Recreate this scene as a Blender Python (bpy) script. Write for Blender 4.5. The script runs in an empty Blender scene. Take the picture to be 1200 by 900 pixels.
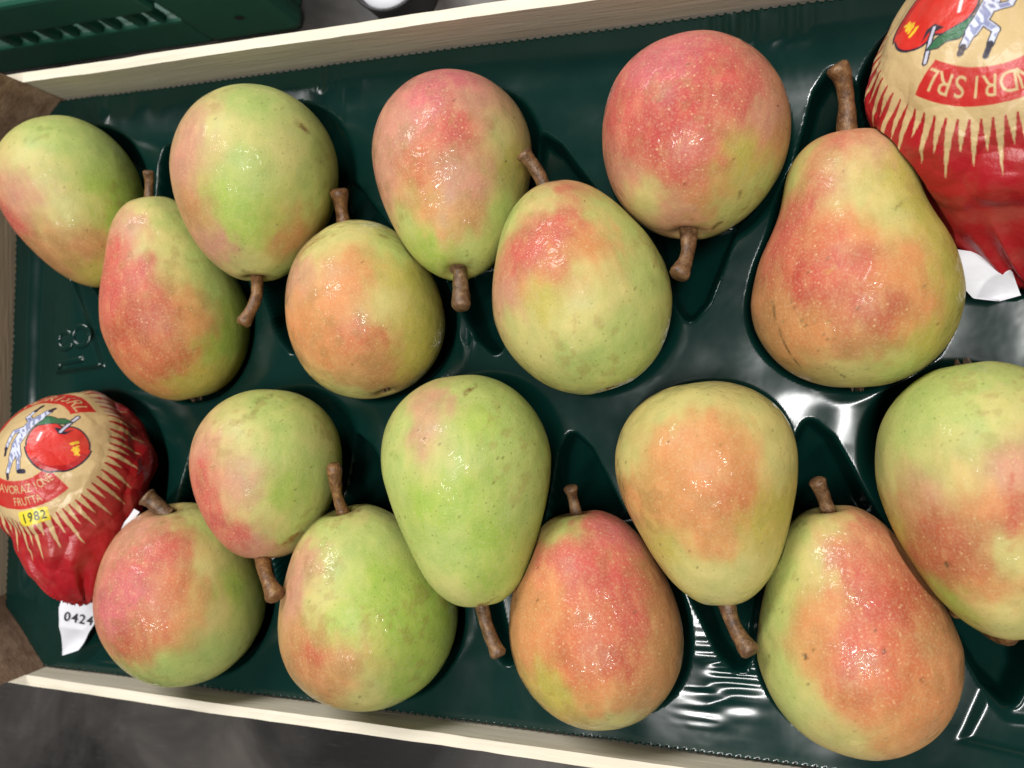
import bpy, math, random
import numpy as np
from mathutils import Matrix, Vector

# ------------------------------------------------------------------ camera, world, lamps, exposure
S = bpy.context.scene
H, FPX, TH = .302, 915.0, math.radians(16.8)        # height over the tray, focal length in photo pixels, lean
cam = bpy.data.cameras.new('camera')
cam.sensor_width = 36.0
cam.lens = 36.0 * FPX / 1200.0
cam.clip_start, cam.clip_end = .01, 50
cam.dof.use_dof = True
cam.dof.focus_distance = .268
cam.dof.aperture_fstop = 12.0
cam_o = bpy.data.objects.new('camera', cam)
S.collection.objects.link(cam_o)
cam_o.location = (0, 0, H)
cam_o.rotation_euler = Matrix(((math.cos(TH), 0, math.sin(TH)), (0, 1, 0), (-math.sin(TH), 0, math.cos(TH)))).to_euler()
S.camera = cam_o

world = bpy.data.worlds.new('World')
S.world = world
world.use_nodes = True
world.node_tree.nodes['Background'].inputs[0].default_value = (.93, .96, 1.0, 1)
world.node_tree.nodes['Background'].inputs[1].default_value = .085


def area_lamp(name, loc, target, sx, sy, watts, col):
    l = bpy.data.lights.new(name, 'AREA')
    l.shape = 'RECTANGLE'
    l.size, l.size_y, l.energy, l.color = sx, sy, watts, col
    o = bpy.data.objects.new(name, l)
    S.collection.objects.link(o)
    o.location = loc
    o.rotation_euler = (Vector(target) - Vector(loc)).to_track_quat('-Z', 'Y').to_euler()
    return o


area_lamp('hall_lamp', (-1.0, 1.5, 1.7), (-.1, 0, 0), 1.3, .45, 42, (1.0, .985, .96))
area_lamp('ceiling_tube', (.10, -.16, 2.0), (-.1, 0, 0), 1.2, .07, 39, (1.0, .99, .97))

S.view_settings.view_transform = 'Standard'
S.view_settings.look = 'None'
S.view_settings.exposure = 0.0
S.view_settings.gamma = 1.0
S.cycles.max_bounces = 6
S.cycles.diffuse_bounces = 3
S.cycles.glossy_bounces = 3
S.cycles.caustics_reflective = False
S.cycles.caustics_refractive = False
S.cycles.use_adaptive_sampling = True
S.cycles.adaptive_threshold = .02

# ------------------------------------------------------------------ helpers
RXV = np.array([math.cos(TH), 0, -math.sin(TH)])
UPV = np.array([0, 1.0, 0])
FWV = np.array([-math.sin(TH), 0, -math.cos(TH)])
CAM = np.array([0, 0, H])
RNG = np.random.default_rng(7)
random.seed(7)


def proj(P):
    d = P - CAM
    w = d @ FWV
    return np.stack([600 + FPX * (d @ RXV) / w, 450 - FPX * (d @ UPV) / w], -1)


def at(px, py, z):
    d = FWV + RXV * (px - 600) / FPX + UPV * (450 - py) / FPX
    return CAM + d * ((z - H) / d[2])


def base(y):
    return .005 * (1 - y / .138)


def sstep(a, b, x):
    t = np.clip((x - a) / (b - a), 0, 1)
    return t * t * (3 - 2 * t)


def _hash(ix, iy, iz, seed):
    h = (ix.astype(np.uint32) * np.uint32(374761393) + iy.astype(np.uint32) * np.uint32(668265263)
         + iz.astype(np.uint32) * np.uint32(2147483647) + np.uint32(seed * 974711))
    h = (h ^ (h >> np.uint32(13))) * np.uint32(1274126177)
    h = (h ^ (h >> np.uint32(15))) * np.uint32(2246822519)
    return ((h ^ (h >> np.uint32(16))).astype(np.float64) / 4294967295.0) * 2 - 1


def noise(P, scale, seed=0):
    """smooth value noise in -1..1"""
    Q = P * scale + 1000.0
    I = np.floor(Q).astype(np.int64)
    f = Q - I
    f = f * f * f * (f * (f * 6 - 15) + 10)
    r = 0
    with np.errstate(over='ignore'):
        for dx in (0, 1):
            for dy in (0, 1):
                for dz in (0, 1):
                    w = ((f[..., 0] if dx else 1 - f[..., 0]) * (f[..., 1] if dy else 1 - f[..., 1])
                         * (f[..., 2] if dz else 1 - f[..., 2]))
                    r = r + w * _hash(I[..., 0] + dx, I[..., 1] + dy, I[..., 2] + dz, seed)
    return r


def fbm(P, scale, seed=0, octs=3):
    return sum(noise(P, scale * 2 ** k, seed + k) * .5 ** k for k in range(octs))


def lin(c):
    c = np.asarray(c, float) / 255
    return np.where(c <= .04045, c / 12.92, ((c + .055) / 1.055) ** 2.4)


def seg_dist(Q, a, b):
    a, b = np.array(a, float), np.array(b, float)
    t = np.clip(((Q - a) @ (b - a)) / ((b - a) @ (b - a) + 1e-12), 0, 1)
    return np.linalg.norm(Q - a - t[:, None] * (b - a), axis=1)


def obj(name, me, mat=None, parent=None):
    o = bpy.data.objects.new(name, me)
    S.collection.objects.link(o)
    if mat is not None and me is not None and not me.materials:
        me.materials.append(mat)
    if parent is not None:
        o.parent = parent
    return o


def mesh(name, V, Fc, smooth=False):
    me = bpy.data.meshes.new(name)
    V = np.asarray(V, float)
    if isinstance(Fc, np.ndarray):
        n, k = Fc.shape
        me.vertices.add(len(V))
        me.vertices.foreach_set('co', V.ravel())
        me.loops.add(n * k)
        me.loops.foreach_set('vertex_index', Fc.ravel().astype(np.int32))
        me.polygons.add(n)
        me.polygons.foreach_set('loop_start', (np.arange(n) * k).astype(np.int32))
        me.update(calc_edges=True)
    else:
        me.from_pydata([tuple(v) for v in V], [], [tuple(f) for f in Fc])
        me.update()
    if smooth:
        me.polygons.foreach_set('use_smooth', np.ones(len(me.polygons), bool))
    return me


def attr(me, name, kind, data):
    a = me.attributes.new(name, kind, 'POINT')
    data = np.asarray(data, np.float32)
    a.data.foreach_set({'FLOAT': 'value', 'FLOAT_VECTOR': 'vector', 'FLOAT_COLOR': 'color'}[kind], data.ravel())


def grid_faces(nr, nc, wrap):
    i = np.arange(nr - 1)[:, None]
    j = np.arange(nc if wrap else nc - 1)[None, :]
    j2 = (j + 1) % nc
    a = i * nc + j
    b = i * nc + j2
    return np.stack([a, b, b + nc, a + nc], -1).reshape(-1, 4)


def box_mesh(name, lo, hi, bevel=.0006, jitter=0):
    import bmesh
    bm = bmesh.new()
    bmesh.ops.create_cube(bm, size=1)
    for v in bm.verts:
        for k in range(3):
            v.co[k] = lo[k] if v.co[k] < 0 else hi[k]
    if bevel:
        bmesh.ops.bevel(bm, geom=list(bm.edges), offset=bevel, segments=2, affect='EDGES', profile=.6)
    me = bpy.data.meshes.new(name)
    bm.to_mesh(me)
    bm.free()
    return me


def prism_mesh(name, poly, z0, z1):
    n = len(poly)
    V = [(x, y, z0) for x, y in poly] + [(x, y, z1) for x, y in poly]
    Fc = [tuple(range(n - 1, -1, -1)), tuple(range(n, 2 * n))]
    Fc += [(i, (i + 1) % n, n + (i + 1) % n, n + i) for i in range(n)]
    return mesh(name, V, Fc)


def empty(name, loc, label, cat, group=None):
    e = bpy.data.objects.new(name, None)
    e.empty_display_size = .01
    S.collection.objects.link(e)
    e.location = loc
    e['label'], e['category'] = label, cat
    if group:
        e['group'] = group
    return e


# ------------------------------------------------------------------ materials
class NT:
    def __init__(self, name):
        self.m = bpy.data.materials.new(name)
        self.m.use_nodes = True
        self.t = self.m.node_tree
        self.b = self.t.nodes['Principled BSDF']

    def n(self, kind, **kw):
        nd = self.t.nodes.new(kind)
        for k, v in kw.items():
            if k.startswith('i_'):
                nd.inputs[k[2:].replace('_', ' ')].default_value = v
            else:
                setattr(nd, k, v)
        return nd

    def l(self, a, b):
        self.t.links.new(a, b)

    def math(self, op, a, b=None, c=None, clamp=False):
        nd = self.t.nodes.new('ShaderNodeMath')
        nd.operation = op
        nd.use_clamp = clamp
        for i, v in enumerate((a, b, c)):
            if v is None:
                continue
            if isinstance(v, (int, float)):
                nd.inputs[i].default_value = v
            else:
                self.l(v, nd.inputs[i])
        return nd.outputs[0]

    def mix(self, fac, a, b, mode='MIX'):
        nd = self.t.nodes.new('ShaderNodeMix')
        nd.data_type = 'RGBA'
        nd.blend_type = mode
        for i, v in ((0, fac), (6, a), (7, b)):
            if isinstance(v, (int, float)):
                nd.inputs[i].default_value = v
            elif isinstance(v, (tuple, list, np.ndarray)):
                nd.inputs[i].default_value = (*[float(q) for q in v[:3]], 1)
            else:
                self.l(v, nd.inputs[i])
        return nd.outputs[2]

    def ramp(self, fac, stops):
        nd = self.t.nodes.new('ShaderNodeValToRGB')
        e = nd.color_ramp.elements
        while len(e) < len(stops):
            e.new(.5)
        for k, (p, c) in enumerate(stops):
            e[k].position = p
            e[k].color = (*[float(q) for q in c[:3]], 1) if not isinstance(c, (int, float)) else (c, c, c, 1)
        self.l(fac, nd.inputs[0])
        return nd.outputs[0]

    def noise(self, vec, scale, detail=3, rough=.55, dist=0):
        nd = self.n('ShaderNodeTexNoise')
        nd.inputs['Scale'].default_value = scale
        nd.inputs['Detail'].default_value = detail
        nd.inputs['Roughness'].default_value = rough
        nd.inputs['Distortion'].default_value = dist
        self.l(vec, nd.inputs['Vector'])
        return nd.outputs['Fac']

    def bump(self, h, strength, dist, normal=None):
        nd = self.n('ShaderNodeBump')
        nd.inputs['Strength'].default_value = strength
        nd.inputs['Distance'].default_value = dist
        self.l(h, nd.inputs['Height'])
        if normal is not None:
            self.l(normal, nd.inputs['Normal'])
        return nd.outputs[0]


def pear_material(wet):
    k = NT('pear_skin')
    col = k.n('ShaderNodeAttribute', attribute_name='skin').outputs['Color']
    lp = k.n('ShaderNodeAttribute', attribute_name='lp').outputs['Vector']
    sf = k.n('ShaderNodeAttribute', attribute_name='surface')      # mottle, film, blush
    sp = k.n('ShaderNodeSeparateColor')
    k.l(sf.outputs['Color'], sp.inputs[0])
    mot, film, bl = sp.outputs[0], sp.outputs[1], sp.outputs[2]
    fine = k.noise(lp, 1300, 2, .6)
    c = k.mix(k.math('MULTIPLY', k.ramp(fine, [(.45, 0.0), (.75, 1.0)]), .22), col, (.70, .60, .34))
    # lenticels: pale on the blush, dark green on the ground colour
    vo = k.n('ShaderNodeTexVoronoi', feature='F1')
    vo.inputs['Scale'].default_value = 540
    k.l(lp, vo.inputs['Vector'])
    dots = k.ramp(vo.outputs['Distance'], [(.12, 1.0), (.26, 0.0)])
    s2 = k.n('ShaderNodeSeparateColor')
    k.l(vo.outputs['Color'], s2.inputs[0])
    dcol = k.mix(bl, (.16, .21, .03), (.80, .54, .26))
    c = k.mix(k.math('MULTIPLY', k.math('MULTIPLY', dots, k.math('POWER', s2.outputs[0], 1.4)), .58), c, dcol)
    k.l(c, k.b.inputs['Base Color'])
    k.l(k.math('ADD', k.math('MULTIPLY', mot, .18), .44 - .06 * wet), k.b.inputs['Roughness'])
    k.b.inputs['Specular IOR Level'].default_value = .32
    k.l(k.bump(k.math('ADD', fine, k.math('MULTIPLY', mot, 2.2)), .10, .0011), k.b.inputs['Normal'])
    # patchy water film and tiny drops
    k.l(k.math('MULTIPLY', film, .25 + .75 * wet), k.b.inputs['Coat Weight'])
    k.b.inputs['Coat Roughness'].default_value = .10
    k.b.inputs['Coat IOR'].default_value = 1.36
    k.l(k.bump(k.noise(lp, 210, 2, .55, .8), .42, .0030), k.b.inputs['Coat Normal'])
    return k.m


def stem_material():
    k = NT('stem_bark')
    co = k.n('ShaderNodeTexCoord').outputs['Object']
    rnd = k.n('ShaderNodeObjectInfo').outputs['Random']
    a = k.noise(co, 330, 4, .6)
    b = k.noise(co, 1500, 3, .6)
    c1 = k.ramp(a, [(.30, (.070, .028, .010)), (.52, (.175, .078, .026)), (.72, (.33, .17, .060))])
    c2 = k.ramp(a, [(.30, (.050, .024, .012)), (.52, (.125, .066, .032)), (.72, (.25, .155, .080))])
    c = k.mix(rnd, c1, c2)
    c = k.mix(k.math('MULTIPLY', k.ramp(b, [(.55, 0.0), (.72, 1.0)]), .40), c, (.46, .31, .17))
    k.l(c, k.b.inputs['Base Color'])
    k.b.inputs['Roughness'].default_value = .40
    k.l(k.bump(b, .40, .0006, k.bump(a, .35, .0010)), k.b.inputs['Normal'])
    return k.m


def calyx_material():
    k = NT('dry_calyx')
    co = k.n('ShaderNodeTexCoord').outputs['Object']
    k.l(k.ramp(k.noise(co, 900, 3), [(.3, (.012, .007, .004)), (.7, (.12, .065, .03))]), k.b.inputs['Base Color'])
    k.b.inputs['Roughness'].default_value = .8
    return k.m


def plastic_tray_material():
    k = NT('green_tray_plastic')
    co = k.n('ShaderNodeTexCoord').outputs['Object']
    a = k.noise(co, 30, 3)
    k.l(k.mix(a, (.0012, .015, .0115), (.0022, .022, .0175)), k.b.inputs['Base Color'])
    k.l(k.math('ADD', k.math('MULTIPLY', k.noise(co, 60, 4), .14), .10), k.b.inputs['Roughness'])
    k.b.inputs['Specular IOR Level'].default_value = .45
    h = k.noise(co, 70, 2, .5, .3)
    k.l(k.bump(h, .10, .0010), k.b.inputs['Normal'])
    return k.m


def wood_material(name, dark, light, along, scale, contrast=1.0, rough=.62):
    k = NT(name)
    co = k.n('ShaderNodeTexCoord').outputs['Object']
    mp = k.n('ShaderNodeMapping')
    s = [14, 14, 14]
    s[along] = .9
    mp.inputs['Scale'].default_value = s
    k.l(co, mp.inputs['Vector'])
    g = k.noise(mp.outputs[0], scale, 6, .62, .5)
    f = k.noise(mp.outputs[0], scale * 5, 3, .6)
    big = k.noise(co, 22, 3, .5)
    w = .22 / contrast
    c = k.ramp(g, [(.5 - w, dark), (.5 + w, light)])
    c = k.mix(k.math('MULTIPLY', k.ramp(f, [(.5, 0.0), (.75, 1.0)]), .22), c, tuple(q * .62 for q in dark))
    c = k.mix(k.math('MULTIPLY', k.ramp(big, [(.5, 0.0), (.7, 1.0)]), .25), c, tuple(q * .8 for q in light))
    k.l(c, k.b.inputs['Base Color'])
    k.b.inputs['Roughness'].default_value = rough
    k.l(k.bump(f, .35, .0005, k.bump(g, .3, .001)), k.b.inputs['Normal'])
    return k.m


def steel_material():
    k = NT('worn_steel_painted_reflections')
    co = k.n('ShaderNodeTexCoord').outputs['Object']
    a = k.noise(co, 9, 5, .6, .8)
    mp = k.n('ShaderNodeMapping')
    mp.inputs['Rotation'].default_value = (0, 0, .5)
    mp.inputs['Scale'].default_value = (1, 18, 1)
    k.l(co, mp.inputs['Vector'])
    s = k.noise(mp.outputs[0], 60, 4, .7)
    c = k.ramp(a, [(.34, (.024, .022, .021)), (.52, (.062, .056, .052)), (.68, (.15, .132, .116))])  # cloudy reflections painted into the base colour as dark and pale blotches
    c = k.mix(k.math('MULTIPLY', k.ramp(s, [(.60, 0.0), (.72, 1.0)]), .25), c, (.25, .24, .23))
    k.l(c, k.b.inputs['Base Color'])
    k.b.inputs['Metallic'].default_value = .35
    k.l(k.math('ADD', k.math('MULTIPLY', a, .3), .30), k.b.inputs['Roughness'])
    k.l(k.bump(s, .08, .0006), k.b.inputs['Normal'])
    return k.m


def simple_material(name, col, rough, nscale=200, amt=.15, bump=.1):
    k = NT(name)
    co = k.n('ShaderNodeTexCoord').outputs['Object']
    a = k.noise(co, nscale, 4)
    k.l(k.mix(k.math('MULTIPLY', a, amt * 2), col, tuple(q * .55 for q in col)), k.b.inputs['Base Color'])
    k.b.inputs['Roughness'].default_value = rough
    k.l(k.bump(a, bump, .001), k.b.inputs['Normal'])
    return k.m


def printed_paper_material():
    k = NT('printed_paper')
    col = k.n('ShaderNodeAttribute', attribute_name='print').outputs['Color']
    co = k.n('ShaderNodeTexCoord').outputs['Object']
    a = k.noise(co, 90, 4, .6)
    c = k.mix(k.math('MULTIPLY', k.ramp(a, [(.45, 0.0), (.7, 1.0)]), .16), col, (.40, .26, .16))
    k.l(c, k.b.inputs['Base Color'])
    k.b.inputs['Roughness'].default_value = .36
    k.b.inputs['Specular IOR Level'].default_value = .45
    k.l(k.bump(k.noise(co, 260, 4, .6), .28, .0012), k.b.inputs['Normal'])
    return k.m


M_STEM, M_CALYX, M_TRAY = stem_material(), calyx_material(), plastic_tray_material()
M_RAIL = wood_material('pale_poplar', (.66, .58, .44), (.82, .76, .63), 0, 9, .7)
M_END = wood_material('beige_board', (.38, .29, .19), (.56, .46, .32), 1, 9, .8)
M_POST = wood_material('brown_plywood', (.17, .095, .058), (.40, .265, .175), 1, 13, 1.0)
M_STEEL = steel_material()
M_CRATE = simple_material('dark_green_plastic', (.010, .085, .052), .42, 60, .2, .15)
M_BLACK = simple_material('black_rubber', (.010, .010, .011), .45)
M_WHITE = simple_material('white_tissue', (.72, .72, .76), .55, 160, .08, .25)
M_INK = simple_material('black_ink', (.03, .03, .035), .5)
M_PRINT = printed_paper_material()

# ------------------------------------------------------------------ the setting
o = obj('table_top', box_mesh('table_top', (-1.2, -.9, -.125), (1.2, 1.2, -.085), .004), M_STEEL)
o['kind'] = 'structure'

# ------------------------------------------------------------------ wooden crate
XL, XR, YB, YT, RZ, RT = -.3525, .1535, -.1355, .1400, .0208, .0046
crate = empty('wooden_crate', (-.1, 0, -.085),
              'pale poplar fruit crate with brown corner posts holding the green tray', 'crate')


def cpart(name, me, m):
    c = obj(name, me, m, crate)
    c.matrix_parent_inverse = Matrix.Translation((.1, 0, .085))
    return c


def board(name, lo, hi, axis):
    """a sawn board: subdivided along its length and a little wavy"""
    n = 90
    prof = [(0, 0), (0, 1), (1, 1), (1, 0)]
    other = [k for k in range(3) if k != axis]
    V = []
    for i in range(n):
        s = lo[axis] + (hi[axis] - lo[axis]) * i / (n - 1)
        for a, b in prof:
            p = [0, 0, 0]
            p[axis] = s
            p[other[0]] = (lo if a == 0 else hi)[other[0]]
            p[other[1]] = (lo if b == 0 else hi)[other[1]]
            V.append(p)
    V = np.array(V)
    top = V[:, 2] > (lo[2] + hi[2]) / 2
    V[top, 2] += .00035 * noise(V[top] * np.array([1, 3, 0]), 60, 3) + .0002 * noise(V[top], 400, 5)
    V[:, other[0]] += .0005 * noise(V * np.array([1, 1, 0.0]), 18, 9)
    Fq = grid_faces(n, 4, True)
    Fq = [tuple(f) for f in Fq] + [(0, 1, 2, 3), tuple(4 * (n - 1) + q for q in (3, 2, 1, 0))]
    return mesh(name, V, Fq)


cpart('side_rail', board('side_rail', (XL - .008, YT, -.026), (XR + .008, YT + RT, RZ), 0), M_RAIL)
cpart('side_rail', board('side_rail', (XL - .008, YB - RT, -.026), (XR + .008, YB, RZ - .0006), 0), M_RAIL)
cpart('side_rail', board('side_rail', (XL - .008, YT, -.080), (XR + .008, YT + RT, -.034), 0), M_RAIL)
cpart('side_rail', board('side_rail', (XL - .008, YB - RT, -.080), (XR + .008, YB, -.034), 0), M_RAIL)
for x0, x1 in ((XL - .008, XL), (XR, XR + .008)):
    cpart('end_board', board('end_board', (x0, YB + .0005, -.080), (x1, YT - .0005, .045), 1), M_END)
for k in range(5):
    y = YB + .002 + k * (YT - YB - .044) / 4
    cpart('bottom_slat', box_mesh('bottom_slat', (XL - .008, y, -.0845), (XR + .008, y + .040, -.0806)), M_RAIL)
PL = .031
for sx in (0, 1):
    for sy in (0, 1):
        x, y = (XL, XR)[sx] + (.0004, -.0004)[sx], (YB, YT)[sy] + (.0004, -.0004)[sy]
        dx, dy = (PL, -PL)[sx], (PL, -PL)[sy]
        poly = [(x, y), (x + dx, y), (x, y + dy)]
        if dx * dy < 0:
            poly.reverse()
        cpart('corner_post', prism_mesh('corner_post', poly, -.0805, .052), M_POST)

# ------------------------------------------------------------------ pears: fitted places
FIT = {
    'p1': (-0.2988, 0.0836, 0.0123, 0.0807, 0.0296, -1.206, -0.231, (0.42, 2.1, 1.6, 2.1, 0)),
    'p2': (-0.2454, 0.0380, 0.0130, 0.0917, 0.0312, 1.748, 0.145, (0.42, 2.1, 1.3, 2.2, 0.05)),
    'p3': (-0.1954, 0.0820, 0.0225, 0.0804, 0.0331, -1.511, 0.066, (0.42, 2.1, 1.75, 2.0, 0)),
    'p4': (-0.1494, 0.0304, 0.0150, 0.0729, 0.0316, 1.911, -0.117, (0.45, 2.1, 2.0, 2.2, 0)),
    'p5': (-0.1096, 0.0798, 0.0165, 0.0858, 0.0319, -1.393, 0.351, (0.38, 2.1, 1.55, 2.0, 0.02)),
    'p6': (-0.0588, 0.0352, 0.0259, 0.0790, 0.0317, 1.887, -0.028, (0.46, 2.1, 1.45, 2.0, 0.02)),
    'p7': (-0.0189, 0.0875, 0.0165, 0.0714, 0.0325, -1.605, 0.152, (0.47, 2.1, 1.9, 2.2, 0)),
    'p8': (0.0337, 0.0416, 0.0169, 0.0861, 0.0335, 1.623, 0.077, (0.36, 2.1, 1.25, 2.7, 0.12)),
    'p9': (-0.2337, -0.0901, 0.0202, 0.0772, 0.0340, 1.619, 0.197, (0.47, 2.1, 1.9, 2.3, 0)),
    'p10': (-0.1882, -0.0367, 0.0248, 0.0694, 0.0298, -1.570, 0.117, (0.43, 2.1, 1.6, 2.2, 0)),
    'p11': (-0.1470, -0.0884, 0.0177, 0.0807, 0.0353, 1.768, 0.149, (0.42, 2.1, 1.5, 2.2, 0)),
    'p12': (-0.0991, -0.0393, 0.0299, 0.0860, 0.0313, -1.446, 0.032, (0.38, 2.1, 1.4, 2.2, 0.03)),
    'p13': (-0.0550, -0.0860, 0.0161, 0.0786, 0.0319, 1.737, -0.032, (0.41, 2.1, 1.75, 2.2, 0)),
    'p14': (-0.0128, -0.0377, 0.0248, 0.0776, 0.0307, -1.422, 0.038, (0.35, 2.1, 1.5, 2.0, 0.03)),
    'p15': (0.0333, -0.0822, 0.0158, 0.0837, 0.0313, 1.745, 0.038, (0.4, 2.1, 1.25, 2.35, 0.02)),
    'p16': (0.0713, -0.0355, 0.0288, 0.0858, 0.0313, -1.406, 0.053, (0.42, 2.1, 1.5, 2.0, 0)),
    'w1': (0.0773, 0.0796, 0.0181, 0.1084, 0.0354, -1.243, -0.333, (0.42, 2.1, 1.4, 1.7, 0)),
    'w2': (-0.2875, -0.0512, 0.0232, 0.0960, 0.0327, -1.383, 0.094, (0.4, 2.1, 1.3, 1.8, 0)),
}
# palette of the skins (sRGB)
PAL = {'g': (174, 194, 108), 'G': (158, 188, 76), 'y': (202, 198, 124), 'Y': (180, 174, 76), 'o': (208, 138, 86),
       'O': (194, 104, 68), 'p': (196, 84, 80), 'P': (202, 102, 110), 'r': (178, 50, 52), 'm': (198, 138, 118),
       'b': (186, 132, 84), 'R': (176, 78, 58)}
BLUSH = {'g': 0, 'G': 0, 'y': .15, 'Y': .1, 'o': .8, 'O': 1, 'p': 1, 'P': 1, 'r': 1, 'm': .8, 'b': .7, 'R': 1}
PEARS = {
    'p1': dict(label='green pear with dull red cheek lying against the brown corner post', wet=.1, stem=None, r=.0026,
               c='60,160g 110,180g 30,190y 20,222m 15,262p 40,290b 80,240y 130,220G 100,290b 120,320Y 60,305b 140,260G'),
    'p2': dict(label='long red-cheeked pear with short upright stem beside the embossed number panel', wet=.25,
               stem=[(173, 231), (175, 214), (174, 200)], r=.0025,
               c='175,245y 150,262m 200,255g 135,300p 160,320p 190,290y 230,300g 255,340g 180,370R 150,390R 200,420O 230,445Y 265,400G 275,360G 128,350p 230,370o 170,425O'),
    'p3': dict(label='mostly green pear with a brown scar, its stem hanging over the long red-cheeked pear', wet=.1,
               stem=[(301, 322), (300, 350), (284, 381)], r=.0030,
               c='300,120g 260,150y 230,160m 212,200m 222,240b 250,285m 290,200g 290,270G 340,170y 370,220g 340,280b 330,315g 300,312y 275,240G 375,180g'),
    'p4': dict(label='squat orange pear with a glossy patch and thick upright stem', wet=.75,
               stem=[(403, 275), (401, 250), (397, 221)], r=.0036,
               c='400,272y 370,290y 348,320m 400,312o 390,350o 420,392O 380,420o 450,350y 480,330Y 490,380Y 500,405Y 440,440b 400,458y 460,290g 350,380o 420,330o'),
    'p5': dict(label='pear blushed pink at its rounded end, stem pressed down between two neighbours', wet=.45,
               stem=[(537, 300), (539, 325), (541, 362)], r=.0036,
               c='500,112P 530,90P 470,140m 450,180m 490,190O 530,150p 560,120m 590,160y 600,185Y 540,212m 500,242o 540,250b 480,262g 500,292G 560,292g 590,240g 450,215m 560,205m'),
    'p6': dict(label='green pear with a red shoulder, slanting stem leaning towards the pink-ended pear', wet=.5,
               stem=[(641, 224), (629, 200), (612, 178)], r=.0032,
               c='640,232y 665,225p 660,262p 630,282p 608,302p 690,290o 600,252g 592,342m 700,240g 740,270g 760,320g 700,340y 660,380y 640,350Y 690,420g 740,400g 610,390y 650,310O'),
    'p7': dict(label='roundest, reddest pear with a small green flank beside the top rail', wet=.55,
               stem=[(806, 268), (806, 296), (795, 325)], r=.0034,
               c='800,60P 760,80P 730,120p 840,80p 800,130r 770,165r 820,170p 870,110p 900,140m 905,172b 870,185Y 890,215g 850,245g 880,255g 740,185p 760,232y 730,205m 795,250m 825,235o 790,205p'),
    'p8': dict(label='largest, necked orange-red pear with dark scratches and long curved stem', wet=.3,
               stem=[(991, 158), (992, 120), (987, 92), (979, 76)], r=.0036,
               c='985,166p 938,200g 960,205p 1000,182y 1020,172m 1050,200Y 1005,222y 940,240p 920,272p 960,282O 1000,262o 1040,245y 1080,245Y 990,305p 940,322r 1000,350R 1050,322o 1080,362o 1110,302Y 1120,345Y 1000,400b 950,390o 915,362b 1000,438y 1060,430g 1090,400Y 1040,370R'),
    'p9': dict(label='round pear with pink cheek and fat slanting stem touching the number-tagged paper wrapper', wet=.5,
               stem=[(199, 604), (184, 592), (170, 581)], r=.0042,
               c='220,600y 160,622m 250,612g 170,650p 150,690P 130,722P 200,642p 212,690O 180,732O 240,662y 270,690G 292,702g 250,722y 150,762R 200,782g 250,762g 170,792g 225,720o'),
    'p10': dict(label='small dull pear, half pink half green, its stout brown stem touching a bright green pear', wet=.1,
                stem=[(306, 651), (311, 672), (324, 702)], r=.0036,
                c='310,470g 270,490y 240,520m 235,560p 250,602p 280,560m 280,632p 305,642m 330,520g 330,580G 370,550g 380,520y 340,625g 320,492g 290,520y 305,600y'),
    'p11': dict(label='bright green pear with a brownish-red flank and upright stem near the bottom rail', wet=.55,
                stem=[(404, 608), (395, 578), (391, 544)], r=.0030,
                c='420,600y 380,622g 440,622g 360,652m 345,692m 350,742b 370,772R 400,662g 400,722G 440,682G 480,722G 500,762G 400,785b 430,812y 470,802G 380,702y 390,802b 510,720G'),
    'p12': dict(label='all-green egg-shaped pear with only a faint pink patch', wet=.2,
                stem=[(563, 706), (572, 738), (585, 769)], r=.0031,
                c='545,455g 508,470m 495,512m 510,535y 470,500g 465,550g 560,500G 600,520g 620,560g 540,580G 580,622G 520,642g 560,682G 540,692y 600,480g 500,590G 600,600g 545,530g'),
    'p13': dict(label='orange-red all-over pear with glints and a short thin stem', wet=.65,
                stem=[(676, 602), (672, 586), (668, 570)], r=.0026,
                c='690,606p 720,622P 650,642p 680,662p 720,672p 640,702o 690,722O 740,722p 620,742o 680,782O 730,772R 770,722b 780,762b 700,822o 720,848y 650,812Y 658,614g 755,650b 610,712b 660,750O 760,810b'),
    'p14': dict(label='peach-coloured pear, broad end glinting, brown stem pointing between two red pears', wet=.75,
                stem=[(850, 706), (861, 735), (881, 767)], r=.0034,
                c='820,460y 780,480y 880,480y 820,502o 780,532o 830,562o 870,542o 860,582O 800,602o 735,540y 740,575o 912,540y 908,592Y 840,632o 800,662y 830,682y 870,662y 780,642Y 850,520o 890,620Y'),
    'p15': dict(label='tapered red-and-yellow pear with streaky yellow neck and stubby tan stem', wet=.6,
                stem=[(971, 600), (965, 582), (957, 562)], r=.0030,
                c='980,606y 1000,606p 940,622g 955,642y 920,672g 905,712g 960,682y 985,642p 1010,682p 1020,722p 1000,762p 960,722o 950,772o 1040,762O 1060,702R 1090,752b 1060,802O 1000,822O 950,832y 1010,872y 920,782g 1080,832o 1040,872o 930,822g 990,700O'),
    'p16': dict(label='pale green pear with dark calyx showing and reddish lower flank, below the necked pear', wet=.15,
                stem='hidden', r=.0030,
                c='1150,440g 1110,460g 1080,480g 1060,520g 1140,500g 1180,480y 1040,560y 1080,572m 1060,592b 1110,560y 1150,582o 1186,595R 1100,622R 1080,652R 1130,662R 1160,692o 1190,655y 1050,622Y 1110,702G 1180,722y 1190,540m'),
}
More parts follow.
